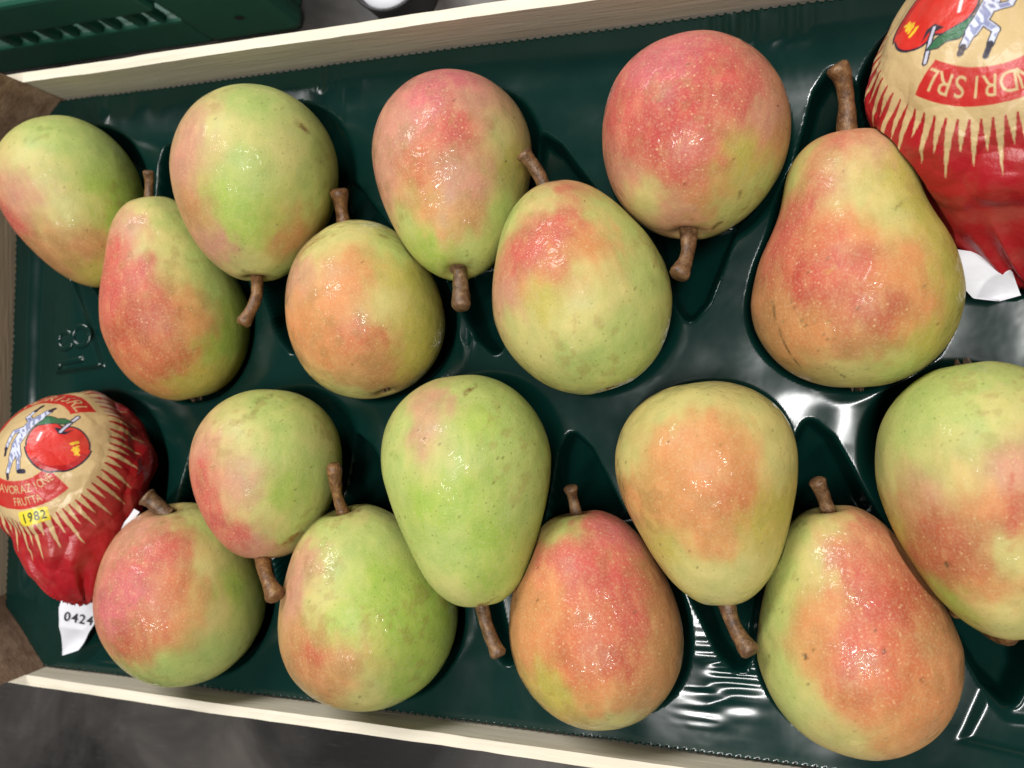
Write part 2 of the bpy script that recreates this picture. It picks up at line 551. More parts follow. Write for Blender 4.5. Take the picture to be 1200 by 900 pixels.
MARKS = {
    'p1': [('45,150 70,152', .9, (110, 120, 40), .5), ('30,165 55,160', 1.2, (120, 125, 45), .4)],
    'p3': [('347,142 353,147 360,154', .9, (110, 62, 20), .9), ('285,318 330,330', 1.2, (120, 100, 50), .5)],
    'p4': [('350,300 372,282 395,272', .8, (150, 110, 60), .6), ('440,272 455,280', .6, (110, 90, 40), .6)],
    'p7': [('835,268 842,262 852,258', .6, (90, 80, 25), .8), ('868,225 866,232', .5, (70, 70, 20), .8)],
    'p8': [('905,352 908,372 915,395 928,418 940,432', .26, (62, 52, 18), .8), ('926,350 934,366 944,382', .26, (80, 60, 25), .6),
           ('950,370 962,388 974,402', .24, (80, 60, 25), .55), ('966,424 978,434 990,442', .28, (55, 50, 18), .75),
           ('1062,232 1050,244', .4, (90, 70, 40), .5), ('975,312 968,318', .9, (200, 165, 70), .8)],
    'p9': [('205,600 230,594 250,598', 1.0, (150, 120, 70), .7), ('190,612 215,604', .9, (150, 115, 70), .7)],
    'p10': [('325,640 340,632 352,622', 1.1, (125, 85, 35), .8), ('300,470 318,464', .9, (110, 110, 50), .6), ('285,487 300,482', .7, (110, 110, 50), .5)],
    'p11': [('395,608 412,602 420,598', .9, (130, 90, 50), .7)],
    'p12': [('546,460 552,455 557,452', .8, (110, 72, 25), .9), ('562,710 574,703 584,695', .9, (120, 75, 35), .85), ('460,533 463,534', 1.2, (130, 150, 60), .8)],
    'p13': [('660,613 680,606', .6, (130, 110, 60), .6)],
    'p15': [('943,768 946,772', .55, (50, 40, 18), .95), ('930,617 942,612', 1.0, (120, 125, 60), .8), ('1080,797 1083,799', .7, (90, 55, 25), .8), ('1035,762 1037,764', .5, (70, 35, 20), .9)],
    'p16': [('1108,660 1112,663', .6, (60, 45, 20), .9), ('1185,560 1187,600 1184,640', 1.5, (180, 85, 60), .75), ('1130,470 1145,478', 1.0, (130, 140, 60), .5)],
}


def prof(t, sh):
    t0, pc, p, q, nk = sh
    s1 = np.clip((t0 - t) / t0, 0, 1)
    s2 = np.clip((t - t0) / (1 - t0), 0, 1)
    a = np.maximum(1 - s1 ** pc, 0) ** (1 / pc)
    b = np.maximum(1 - s2 ** p, 0) ** (1 / q) * (1 - nk * np.exp(-((s2 - .55) / .22) ** 2))
    return np.where(t < t0, a, b)


def frame(n):
    X, Y, Z, L, R, yaw, pit, sh = FIT[n]
    ax = np.array([math.cos(yaw) * math.cos(pit), math.sin(yaw) * math.cos(pit), math.sin(pit)])
    side = np.array([-math.sin(yaw), math.cos(yaw), 0.0])
    return np.array([X, Y, Z]), ax, side, np.cross(ax, side)


def depth_in(P, n):
    """how deep points lie inside the ideal fruit (negative outside), and the outward direction"""
    X, Y, Z, L, R, yaw, pit, sh = FIT[n]
    c, ax, side, up = frame(n)
    d = P - c
    t = d @ ax / L + .5
    a, b = d @ side, d @ up
    rr = np.hypot(a, b) + 1e-9
    dep = np.where((t > 0) & (t < 1), R * prof(np.clip(t, 0, 1), sh) - rr, -1.0)
    out = (a / rr)[..., None] * side + (b / rr)[..., None] * up
    return dep, out


TOUCH = {'p11': ['p10'], 'p13': ['p12'], 'p9': ['p10'], 'p5': ['p6'], 'p15': ['p16', 'p14'], 'p2': ['p3'], 'p4': ['p5', 'p3'],
         'w1': ['p8'], 'w2': ['p9'], 'p1': ['p2'], 'p6': ['p7']}
NT_, NP_ = 150, 200
w_ = np.linspace(0, 1, NT_)
T_ = (1 - np.cos(np.pi * w_)) / 2
PH_ = np.linspace(0, 2 * np.pi, NP_, endpoint=False)
PF = grid_faces(NT_, NP_, True)
BODY = {}


def pear_points(n, k):
    X, Y, Z, L, R, yaw, pit, sh = FIT[n]
    c, ax, side, up = frame(n)
    r = np.maximum(R * prof(T_, sh), 2e-5)[:, None] * np.ones(NP_)
    a = ((T_ - .5) * L)[:, None] * np.ones(NP_)
    x, y = r * np.cos(PH_), r * np.sin(PH_)
    U = np.stack([x, y, a], -1)
    sd = 17 * k + 3
    low = noise(U, 22, sd) * .036 + noise(U, 48, sd + 5) * .014 + noise(U, 110, sd + 6) * .004 + .012 * np.cos(2 * PH_ + k * 2.3)[None, :]
    lob = np.cos(3 * PH_ + k * 1.7) * .5 + np.cos(5 * PH_ + k) * .5
    low = low + lob[None, :] * .035 * np.exp(-((T_ - .93) / .09) ** 2)[:, None] + lob[None, ::-1] * .018 * np.exp(-((T_ - .04) / .06) ** 2)[:, None]
    f = 1 + low
    x, y = x * f, y * f
    rr = np.hypot(x, y)
    endS = (T_[:, None] > .7)
    a = a - endS * L * .045 * np.exp(-(rr / (.15 * R)) ** 2) + (~endS) * L * .030 * np.exp(-(rr / (.13 * R)) ** 2)
    P = c + a[..., None] * ax + x[..., None] * side + y[..., None] * up
    lp = np.stack([x, y, a], -1).reshape(-1, 3)
    P = P.reshape(-1, 3)
    for m in TOUCH.get(n, []):
        for _ in range(3):
            dep, out = depth_in(P, m)
            push = np.clip(dep + .0011, 0, None)
            P = P + out * push[:, None]
    return P, lp


for k, n in enumerate(PEARS):
    BODY[n] = pear_points(n, k)


def surface_point(P, px, py):
    """point of a fruit's camera side that shows at a photo pixel"""
    q = proj(P)
    d2 = (q[:, 0] - px) ** 2 + (q[:, 1] - py) ** 2
    near = d2 < max(d2.min() * 4, 30.0)
    idx = np.flatnonzero(near)
    depth = (P[idx] - CAM) @ FWV
    idx = idx[depth < depth.min() + .006]
    return P[idx[np.argmin(d2[idx])]]


def tube(path, radii, seg=14, knob=.0, seed=0):
    path = np.asarray(path)
    n = len(path)
    tan = np.gradient(path, axis=0)
    tan /= np.linalg.norm(tan, axis=1)[:, None]
    ref = np.array([0, 0, 1.0])
    V = []
    ph = np.linspace(0, 2 * np.pi, seg, endpoint=False)
    for i in range(n):
        u = np.cross(tan[i], ref)
        u /= np.linalg.norm(u) + 1e-9
        v = np.cross(u, tan[i])
        V.append(path[i] + radii[i] * (np.cos(ph)[:, None] * u + np.sin(ph)[:, None] * v))
    V = np.array(V)
    ctr = path[:, None, :]
    off = V - ctr
    V = ctr + off * (1 + knob * noise(V, 380, seed) + knob * .6 * noise(V, 900, seed + 1))[..., None]
    V = V.reshape(-1, 3)
    V = np.vstack([V, path[:1], path[-1:]])
    Fc = [tuple(f) for f in grid_faces(n, seg, True)]
    Fc += [(len(V) - 2, (j + 1) % seg, j) for j in range(seg)]
    b = (n - 1) * seg
    Fc += [(len(V) - 1, b + j, b + (j + 1) % seg) for j in range(seg)]
    return V, Fc


def spline(pts, n):
    pts = np.asarray(pts, float)
    t = np.linspace(0, len(pts) - 1, n)
    out = []
    ext = np.vstack([2 * pts[0] - pts[1], pts, 2 * pts[-1] - pts[-2]])
    for s in t:
        i = min(int(s), len(pts) - 2)
        f = s - i
        p0, p1, p2, p3 = ext[i:i + 4]
        out.append(.5 * (2 * p1 + (p2 - p0) * f + (2 * p0 - 5 * p1 + 4 * p2 - p3) * f * f + (3 * p1 - p0 - 3 * p2 + p3) * f ** 3))
    return np.array(out)


def build_pear(k, n):
    info = PEARS[n]
    P, lp = BODY[n]
    X, Y, Z, L, R, yaw, pit, sh = FIT[n]
    c, ax, side, up = frame(n)
    org = np.array([X, Y, P[:, 2].min()])
    e = empty('pear', tuple(org), info['label'], 'pear', 'pears lying in the tray')
    me = mesh('body', P - org, PF, True)
    # skin colours: control points on the surface, blended over noisy positions
    W = P + .0022 * np.stack([fbm(lp, 130, 11 + k, 4), fbm(lp, 130, 31 + k, 4), fbm(lp, 130, 51 + k, 4)], -1)
    # pull the noise out along the axis so the blush runs in streaks
    lps = lp * np.array([1, 1, .25])
    W += .0026 * np.stack([noise(lps, 330, 71 + k), noise(lps, 330, 81 + k), noise(lps, 330, 91 + k)], -1)
    num = np.zeros((len(P), 3))
    den = np.zeros(len(P))
    bl = np.zeros(len(P))
    for item in info['c'].split():
        xy, ch = item[:-1], item[-1]
        px, py = map(float, xy.split(','))
        q = surface_point(P, px, py)
        d2 = ((W - q) ** 2).sum(1)
        w = 1 / (d2 + .0065 ** 2) ** 1.9
        num += w[:, None] * lin(PAL[ch]) * np.array([.93, .90, .86])
        bl += w * BLUSH[ch]
        den += w
    w = np.full(len(P), 1 / (.030 ** 2) ** 1.9)
    num += w[:, None] * lin(PAL['g'])
    den += w
    col = num / den[:, None]
    bl = bl / den
    # mottling and streaks of the skin itself
    st = noise(lps, 520, 61 + k) * .5 + noise(lps, 1000, 62 + k) * .3
    mo = fbm(lp, 170, 7 + k, 4)
    col = col * (1 + .07 * mo + .06 * st)[:, None] * np.stack([1 + .03 * mo, 1 - .02 * mo - .03 * st * bl, 1 + .06 * st], 1)
    yl = np.clip(st * 1.6, 0, 1) * .16
    col = col * (1 - yl[:, None]) + lin((214, 190, 112)) * yl[:, None]
    # a few dark specks
    front = np.flatnonzero(P[:, 2] > Z)
    for q in P[RNG.choice(front, 16)]:
        d = np.linalg.norm(P - q, axis=1) * 1000
        sp_ = .75 * (1 - sstep(.25, .62, d)) * (.5 + .5 * RNG.random())
        col = col * (1 - sp_[:, None]) + lin((80, 62, 26)) * sp_[:, None]
    uu = lp[:, 2] / L + .5
    cal = front[(uu[front] < .30)]
    for q in P[RNG.choice(cal, 34)] if len(cal) else []:
        d = np.linalg.norm(P - q, axis=1) * 1000
        sp_ = .55 * (1 - sstep(.2, .6, d)) * (.4 + .6 * RNG.random())
        col = col * (1 - sp_[:, None]) + lin((112, 102, 44)) * sp_[:, None]
    # faint scuffs
    sc = sstep(.30, .55, fbm(lp, 260, 121 + k, 3)) * sstep(.1, .5, noise(lp, 40, 131 + k)) * .30
    sc = np.clip(sc, 0, .6)
    col = col * (1 - sc[:, None]) + lin((146, 112, 58)) * sc[:, None]
    # russet round the stem and the calyx
    u = lp[:, 2] / L + .5
    rr = np.hypot(lp[:, 0], lp[:, 1])
    rus = np.clip((1.0 - rr / (.22 * R)) + .5 * fbm(lp, 300, 3 + k), 0, 1) * ((u > .85) * .65 + (u < .1) * .75)
    col = col * (1 - rus[:, None]) + lin((128, 92, 46)) * rus[:, None]
    for poly, wd, mc, al in MARKS.get(n, []):
        pts = np.array([[float(v) for v in q.split(',')] for q in poly.split()])
        q2 = proj(P)
        dmin = np.full(len(P), 1e3)
        for a, b in zip(pts[:-1], pts[1:]):
            dmin = np.minimum(dmin, seg_dist(q2, a, b))
        dep_ = (P - CAM) @ FWV
        dmin = dmin * dep_ / FPX * 1000 * (1 + .35 * noise(P, 500, 5))
        dmin[dep_ > (c - CAM) @ FWV] = 99
        rag = np.clip(.62 + .9 * fbm(P, 420, 77 + k, 3), 0, 1)
        am = al * (1 - sstep(wd * .3, wd * 1.6, dmin)) * rag
        col = col * (1 - am[:, None]) + lin(mc) * am[:, None]
    attr(me, 'skin', 'FLOAT_COLOR', np.hstack([col, np.ones((len(P), 1))]))
    attr(me, 'lp', 'FLOAT_VECTOR', lp + k * .37)
    mot = fbm(lp, 170, 7 + k, 4) * .5 + .5
    film = sstep(.20 - .42 * info['wet'], .42 - .40 * info['wet'], fbm(lp, 85, 41 + k, 4))
    attr(me, 'surface', 'FLOAT_COLOR', np.stack([mot, film, bl, np.ones(len(P))], 1))
    obj('body', me, pear_material(info['wet']), e)
    # stem
    root = c + ax * L * .455
    if info['stem'] == 'hidden':
        info['stem'] = [(1186, 742), (1160, 735), (1126, 716)]
        path = [c + ax * L * .455, c + ax * L * .52 + np.array([-.002, 0, -.008]), at(1130, 719, .004), at(1119, 713, .004)]
    elif info['stem'] is None:
        path = [root, c + ax * L * .53, c + ax * L * .60 + np.array([0, 0, .001]), c + ax * L * .68]
    else:
        px = info['stem']
        zr = root[2]
        q0 = surface_point(P, *px[0])
        rise = info.get('rise', .35)
        length = [np.hypot(px[i][0] - px[0][0], px[i][1] - px[0][1]) / FPX * (H - zr) * 1.08 for i in range(len(px))]
        lift = 0.0
        for _ in range(24):
            path = [root] + [at(px[i][0], px[i][1], zr + rise * length[i] + lift) for i in range(1, len(px))]
            sp = spline(path, 14)[4:]
            bad = max(depth_in(sp, m)[0].max() for m in FIT if m != n)
            if bad < -info['r'] * 1.05:
                break
            lift += .0015
    sp = spline(path, 22)
    s = np.linspace(0, 1, 22)
    r = info['r'] * (1.05 - .24 * np.sin(np.pi * np.clip(s * 1.05, 0, 1)) + .10 * sstep(.70, .97, s)) * (1 + .06 * np.sin(s * 9 + k * 2))
    r[-1] *= .72
    r[-2] *= .95
    V, Fc = tube(sp, r * .92, 16, .055, k)
    obj('stem', mesh('stem', V - org, Fc, True), M_STEM, e)
    # calyx: a ring of dry sepals round a dark pit
    cc = c - ax * (L * .5 - L * .030 - .0002)
    cz = 1.0 if n in ('p1', 'p2', 'p8', 'p16') else .45
    V, Fc = [], []
    for j in range(6):
        a = j * math.tau / 6 + .3 * math.sin(j * 2.1 + k)
        u1 = math.cos(a) * side + math.sin(a) * up
        v1 = -math.sin(a) * side + math.cos(a) * up
        b = len(V)
        ln = (.0030 + .0008 * math.sin(j * 3 + k)) * cz
        V += [cc + u1 * .0007 + v1 * .0009, cc + u1 * .0007 - v1 * .0009, cc + u1 * (.0007 + ln * .6) - ax * .0022 * cz + v1 * .0005,
              cc + u1 * (.0007 + ln * .35) - ax * .0042 * cz + v1 * .0002, cc + u1 * .0003 - ax * .0004]
        Fc += [(b, b + 1, b + 2), (b + 1, b + 3, b + 2), (b, b + 2, b + 3), (b, b + 3, b + 4), (b + 4, b + 3, b + 1)]
    b = len(V)
    V += [cc + .0022 * (math.cos(q * math.tau / 10) * side + math.sin(q * math.tau / 10) * up) - ax * .0001 for q in range(10)]
    Fc.append(tuple(range(b + 9, b - 1, -1)))
    obj('calyx', mesh('calyx', np.array(V) - org, Fc), M_CALYX, e)


for k, n in enumerate(PEARS):
    build_pear(k, n)

# ------------------------------------------------------------------ wrapped pears with printed paper
_fonts = {}


def glyph(ch, bold=0.0):
    """triangles of a character, height of a capital = 1, centred"""
    key = (ch, bold)
    if key not in _fonts:
        cu = bpy.data.curves.new('glyph', 'FONT')
        cu.body = ch
        cu.offset = bold
        cu.resolution_u = 6
        ob = bpy.data.objects.new('glyph', cu)
        S.collection.objects.link(ob)
        dg = bpy.context.evaluated_depsgraph_get()
        me = ob.evaluated_get(dg).to_mesh()
        me.calc_loop_triangles()
        V = np.array([v.co[:2] for v in me.vertices])
        Tn = np.array([t.vertices[:] for t in me.loop_triangles])
        tri = V[Tn]
        ob.evaluated_get(dg).to_mesh_clear()
        bpy.data.objects.remove(ob)
        bpy.data.curves.remove(cu)
        lo, hi = tri.reshape(-1, 2).min(0), tri.reshape(-1, 2).max(0)
        tri = (tri - (lo + hi) / 2) / (hi[1] - lo[1])
        _fonts[key] = tri
    return _fonts[key]


def in_tris(Q, tri):
    lo, hi = tri.reshape(-1, 2).min(0), tri.reshape(-1, 2).max(0)
    res = np.zeros(len(Q), bool)
    idx = np.flatnonzero(((Q >= lo) & (Q <= hi)).all(1))
    q = Q[idx]
    hit = np.zeros(len(q), bool)
    for a, b, c in tri:
        d1 = (q[:, 0] - b[0]) * (a[1] - b[1]) - (a[0] - b[0]) * (q[:, 1] - b[1])
        d2 = (q[:, 0] - c[0]) * (b[1] - c[1]) - (b[0] - c[0]) * (q[:, 1] - c[1])
        d3 = (q[:, 0] - a[0]) * (c[1] - a[1]) - (c[0] - a[0]) * (q[:, 1] - a[1])
        hit |= ~(((d1 < 0) | (d2 < 0) | (d3 < 0)) & ((d1 > 0) | (d2 > 0) | (d3 > 0)))
    res[idx[hit]] = True
    return res


def poly_sd(Q, poly):
    poly = np.asarray(poly, float)
    d = np.full(len(Q), 1e9)
    ins = np.zeros(len(Q), bool)
    for a, b in zip(poly, np.roll(poly, -1, 0)):
        d = np.minimum(d, seg_dist(Q, a, b))
        cr = (a[1] > Q[:, 1]) != (b[1] > Q[:, 1])
        with np.errstate(divide='ignore', invalid='ignore'):
            xi = (b[0] - a[0]) * (Q[:, 1] - a[1]) / (b[1] - a[1]) + a[0]
        ins ^= cr & (Q[:, 0] < xi)
    return np.where(ins, -d, d)


def print_colours(Q):
    """Q: paper coordinates in mm round the emblem's centre, y up"""
    beige, red, red2, ink = lin((203, 176, 126)), lin((166, 26, 34)), lin((190, 40, 36)), lin((34, 32, 52))
    n = len(Q)
    r = np.hypot(Q[:, 0], Q[:, 1])
    th = np.arctan2(Q[:, 1], Q[:, 0])
    col = np.tile(beige, (n, 1))
    NS = 56
    a = (th / math.tau * NS) % NS
    kk = np.floor(a).astype(int)
    fr = np.abs(a - kk - .5) * 2
    ln = np.array([9, 15, 8, 18, 11, 16, 7, 14, 10, 17, 9, 13])[kk % 12] * 1.0
    tip = 40.0 + 1.35 * ln * (1 - np.minimum(fr / .82, 1))
    col[r > tip] = red

    def arc_band(r0, r1, a0, a1, c):
        d = np.degrees(th) % 360
        m = (r > r0) & (r < r1) & (d > a0) & (d < a1)
        col[m] = c

    def arc_text(txt, angs, rad, size, c, inward=False, stretch=1.0, bold=0.0):
        for ch, an in zip(txt, angs):
            if ch == ' ':
                continue
            A = math.radians(an)
            ctr = rad * np.array([math.cos(A), math.sin(A)])
            upv = np.array([math.cos(A), math.sin(A)]) * (-1 if inward else 1)
            rt = np.array([upv[1], -upv[0]])
            L = (Q - ctr)
            loc = np.stack([L @ rt / (size * stretch), L @ upv / size], 1)
            col[in_tris(loc, glyph(ch, bold))] = c

    # upper banner
    arc_band(24, 36, 36, 150, red2)
    arc_text('NDRISRL', [106, 94, 81.5, 73, 62, 51, 41.5], 30.0, 6.8, beige, False, .92)
    # lower banner
    arc_band(20, 34.0, 213, 312, red2)
    N = 11
    arc_text('LAVORAZIONE', [268 + (i - 5) * 7.4 + (1.2 if i > 6 else 0) for i in range(N)], 24.2, 4.0, beige, True, .80)
    arc_text('FRUTTA', [268 + (i - 2.5) * 5.4 for i in range(6)], 30.2, 4.0, beige, True, .80)
    # year
    L = Q - np.array([.5, -38.2])
    m = (np.abs(L[:, 0]) < 8.8) & (np.abs(L[:, 1]) < 3.6)
    col[m] = lin((226, 206, 50))
    for i, ch in enumerate('1982'):
        loc = (L - np.array([(i - 1.5) * 3.7, 0])) / 4.6
        col[in_tris(loc, glyph(ch, .025))] = lin((28, 60, 24))
    # apple
    ac = np.array([17.0, -4.0])
    L = Q - ac
    t = np.arctan2(L[:, 1], L[:, 0])
    ra = np.hypot(L[:, 0], L[:, 1])
    out = 12.9 * (1 + .07 * np.cos(2 * t + .3) + .05 * np.sin(3 * t + .4) - .16 * np.exp(-((t - 1.45) / .28) ** 2)
                  - .06 * np.exp(-((t + 1.5) / .22) ** 2))
    out *= 1 + .06 * (L[:, 1] < 0)
    app = ra < out
    col[ra < out + .9] = ink
    col[app] = lin((208, 46, 36))
    shd = app & (ra > out * .80) & (t > -2.6) & (t < -.2)
    col[shd] = lin((176, 30, 30))
    # highlights printed on the apple
    for i in range(7):
        d = seg_dist(L, (6.0 + .5 * i, 1.5 - i * .9 + 1.2 * math.sin(i * 2.4)), (8.8 + .2 * i, 3.2 - i * 1.05 + .8 * math.sin(i * 1.7)))
        col[app & (d < .55)] = lin((232, 190, 50))
    col[app & (seg_dist(L, (-8.8, 2.5), (-7.6, 6.0)) < .55)] = lin((240, 215, 215))
    col[app & (poly_sd(L, [(-2.5, 9.0), (0, 5.5), (3, 5.8), (6, 9.2), (2.4, 7.2), (.8, 8.6)]) < 0)] = ink
    # stalk and leaf
    d = seg_dist(L, (.6, 6.8), (6.0, 17.0))
    col[d < 1.15] = ink
    col[d < .55] = lin((196, 196, 214))
    leaf = [(4.2, 13.2), (1, 14.6), (-2, 14.0), (-6, 15.2), (-10, 14.2), (-13, 12.0), (-15.5, 8.5), (-12, 10.2), (-8, 10.6), (-3, 11.2), (1, 11.4)]
    s = poly_sd(L, leaf)
    col[s < .45] = ink
    col[s < 0] = lin((30, 100, 62))
    # striding figure: pale strokes with dark outlines
    fig = [((-3, -2), (-5, -8), 1.7), ((-5, -8), (-7.3, -14.5), 1.0), ((-2, -2), (-1.2, -8), 1.5), ((-1.2, -8), (-1, -14.5), .9),
           ((-3, -2), (3, 7), 2.3), ((3, 7), (7, 11), 2.0), ((7, 11), (10, 14.5), 1.4), ((4, 8), (0, 13), 1.1), ((0, 13), (2.2, 17), .9),
           ((3, 6), (-5, 5), 1.0), ((-5, 5), (-9, -2), .9)]
    dm = np.full(n, 9.0)
    for p, q, wd in fig:
        dm = np.minimum(dm, seg_dist(Q, p, q) - wd)
    col[dm < .45] = ink
    stripe = noise(np.stack([Q[:, 0] * 1.2 + Q[:, 1] * .5, Q[:, 1] * .45, 0 * Q[:, 0]], 1), 1.0, 4) > .18
    col[dm < 0] = lin((204, 208, 226))
    col[(dm < -.25) & stripe] = lin((128, 134, 170))
    for p, q, wd in [((-7.6, -15.6), (-7.2, -17.6), .9), ((-.9, -15.6), (1.8, -16.0), 1.1), ((2.2, 17), (4.2, 20.5), 1.0), ((-9, -2), (-9.6, -5), .9), ((10.5, 15), (11.5, 16.5), 1.2)]:
        col[seg_dist(Q, p, q) < wd] = ink
    return col


def build_wrapper(n, centre_px, rot, label, flaps, seed, scale=1.0):
    X, Y, Z, L, R, yaw, pit, sh = FIT[n]
    c, ax, side, up = frame(n)
    ctr = c - ax * L * (.5 - sh[0]) * .6
    # pole: the emblem's centre on the fruit
    PP, _ = pear_points(n, seed)
    pole = surface_point(PP, *centre_px) - ctr
    pole /= np.linalg.norm(pole)
    e1 = RXV - pole * (RXV @ pole)
    e1 /= np.linalg.norm(e1)
    e2 = np.cross(pole, e1)
    Rm = float(np.linalg.norm(surface_point(PP, *centre_px) - ctr))
    s = np.concatenate([np.linspace(.00002, .060, 235), np.linspace(.0604, math.pi * Rm - .00005, 70)])
    NA = 620
    al = np.linspace(0, math.tau, NA, endpoint=False)
    ph = s / Rm
    D = (np.cos(ph)[:, None, None] * pole + np.sin(ph)[:, None, None] * (np.cos(al)[None, :, None] * e1 + np.sin(al)[None, :, None] * e2)).reshape(-1, 3)
    lo, hi = np.zeros(len(D)), np.full(len(D), .09)
    for _ in range(22):
        mid = (lo + hi) / 2
        dep, _o = depth_in(ctr + D * mid[:, None], n)
        ins = dep > 0
        lo = np.where(ins, mid, lo)
        hi = np.where(ins, hi, mid)
    rad = lo
    P = ctr + D * rad[:, None]
    # paper coordinates: length along the surface from the emblem's centre
    PG = P.reshape(len(s), NA, 3)
    step = np.linalg.norm(np.diff(PG, axis=0), axis=2)
    sl = np.vstack([np.full((1, NA), s[0]), s[0] + np.cumsum(step, axis=0)])
    Q = np.stack([(sl * np.cos(al - rot)).ravel(), (sl * np.sin(al - rot)).ravel()], 1) * 1000 * scale
    # crumpled paper: sharp ridges, more of them away from the emblem
    S3 = np.repeat(s, NA)
    A3 = np.tile(al, len(s))
    am = .40 + .60 * sstep(.022, .05, S3)
    rid = (1 - np.abs(noise(P, 55, seed)) * 2.2) * .8 + (1 - np.abs(noise(P, 120, seed + 1)) * 2.2) * .45
    rid2 = 1 - np.abs(noise(np.stack([np.cos(A3) * 3.2, np.sin(A3) * 3.2, S3 * 14], -1), 1.9, seed + 2)) * 2.2
    rid3 = 1 - np.abs(noise(P @ np.array([[1, .5, 0], [-.6, 1, .3], [.2, 0, .5]]), 38, seed + 4)) * 2.4
    rg = np.random.default_rng(seed)
    fac = np.zeros(len(P))
    for cnt, kk_, sgn in ((70, 13.0, -1), (60, 12.0, 1), (190, 16.0, -1)):
        seeds = P[rg.choice(len(P) * 8 // 10, cnt)] + rg.normal(0, .003, (cnt, 3))
        str_ = rg.normal(0, 1, (cnt, 3))
        d1 = np.full(len(P), 1.0)
        for q, sv in zip(seeds, str_):
            v = P - q
            d1 = np.minimum(d1, (v ** 2).sum(1) * .7 + .3 * np.abs(v @ sv) * .01)
        fac += sgn * kk_ * np.minimum(d1, .00016)
    # gathered folds where the paper is twisted at the tail
    v = P - c
    tt = v @ ax / L + .5
    an = np.arctan2(v @ up, v @ side)
    tail = sstep(.62, .95, tt)
    fold = 1 - 2 * np.abs(noise(np.stack([np.cos(an) * 2.6, np.sin(an) * 2.6, tt * 1.2], -1), 1.6, seed + 12))
    off = .0004 * rid * am + fac * am + .0008 * rid3 + .0024 * fold * tail
    P = P + D * off[:, None]
    for m in TOUCH.get(n, []):
        for _ in range(4):
            dep, out = depth_in(P, m)
            P = P + out * np.clip(dep + .0014, 0, None)[:, None]
    org = np.array([X, Y, P[:, 2].min()])
    e = empty('wrapped_pear', tuple(org), label, 'wrapped pear', 'pears wrapped in printed paper')
    me = mesh('wrapper', P - org, grid_faces(len(s), NA, True), True)
    attr(me, 'print', 'FLOAT_COLOR', np.hstack([sum(print_colours(Q + np.array(o_)) for o_ in ((.1, .04), (-.04, .1), (-.1, -.04), (.04, -.1))) / 4, np.ones((len(Q), 1))]))
    obj('wrapper', me, M_PRINT, e)
    for poly, z0, z1, text in flaps:
        # a loose corner of tissue: a finely divided, slightly curled sheet
        poly = np.array(poly, float)
        lo2, hi2 = poly.min(0), poly.max(0)
        nx, ny = 44, 44
        gx, gy = np.meshgrid(np.linspace(0, 1, nx), np.linspace(0, 1, ny))
        rows = []
        # sweep between the polygon's left and right chains
        def chain(side_, y):
            xs = []
            for a, b in zip(poly, np.roll(poly, -1, 0)):
                if (a[1] - y) * (b[1] - y) <= 0 and abs(a[1] - b[1]) > 1e-6:
                    xs.append(a[0] + (b[0] - a[0]) * (y - a[1]) / (b[1] - a[1]))
            return (min(xs) if side_ == 0 else max(xs)) if xs else poly[:, 0].mean()
        V = []
        for j in range(ny):
            y = lo2[1] + .02 + (hi2[1] - lo2[1] - .04) * j / (ny - 1)
            xa, xb = chain(0, y), chain(1, y)
            for i in range(nx):
                x = xa + (xb - xa) * i / (nx - 1)
                f = j / (ny - 1)
                z = z0 + (z1 - z0) * f + .0018 * math.sin(2.6 * i / (nx - 1) + 4 * f) * f
                V.append(at(x, y, z))
        V = np.array(V)
        V[:, 2] += .0009 * (1 - np.abs(noise(V, 75, seed + 8)) * 2) + .0002 * noise(V, 200, seed + 9)
        Fq = grid_faces(ny, nx, False)
        n0 = len(V)
        V2 = np.vstack([V, V - np.array([0, 0, .00012])])
        F2 = np.vstack([Fq, Fq[:, ::-1] + n0])
        fl = obj('paper_flap', mesh('paper_flap', V2 - org, F2, True), M_WHITE, e)
        fl['label'] = 'loose white corner of the wrapping paper'
        if text:
            (tx, ty), (ux, uy), size, string = text
            tv, tf = [], []
            adv = 0
            for ch in string:
                tri = glyph(ch, .012)
                wd = np.ptp(tri[:, :, 0])
                for t in tri:
                    b = len(tv)
                    for q in t:
                        gxp, gyp = (adv + wd / 2 + q[0]) * size, q[1] * size
                        X2, Y2 = tx + gxp * ux + gyp * uy, ty + gxp * uy - gyp * ux
                        w3 = at(X2, Y2, z0 + (z1 - z0) * (Y2 - lo2[1]) / (hi2[1] - lo2[1]))
                        near = np.argmin(((proj(V) - proj(w3)) ** 2).sum(1))
                        w3 = at(X2, Y2, V[near][2] + .00045)
                        tv.append(w3)
                    tf.append((b, b + 1, b + 2))
                adv += wd + .16
            tx_o = obj('printed_number', mesh('printed_number', np.array(tv) - org, tf), M_INK, fl)
    return e


build_wrapper('w1', (1162, -10), math.pi - .23,
              'pear wrapped in red sunburst paper, wedged between the necked pear and the top rail',
              [([(1120, 292), (1150, 296), (1185, 318), (1197, 346), (1172, 353), (1140, 350), (1124, 330)], .0150, .0110, None)], 21, 1.15)
build_wrapper('w2', (28, 517), .09,
              'pear wrapped in red sunburst paper marked 1982, white numbered tissue corner poking out',
              [([(76, 690), (112, 698), (122, 712), (114, 726), (96, 755), (90, 763), (74, 768), (71, 735), (70, 712)], .020, .0155,
                ((75, 722), (.985, .17), 11.0, '0424/9')),
               ([(158, 596), (164, 600), (128, 650), (119, 656)], .030, .024, None)], 22, 1.17)

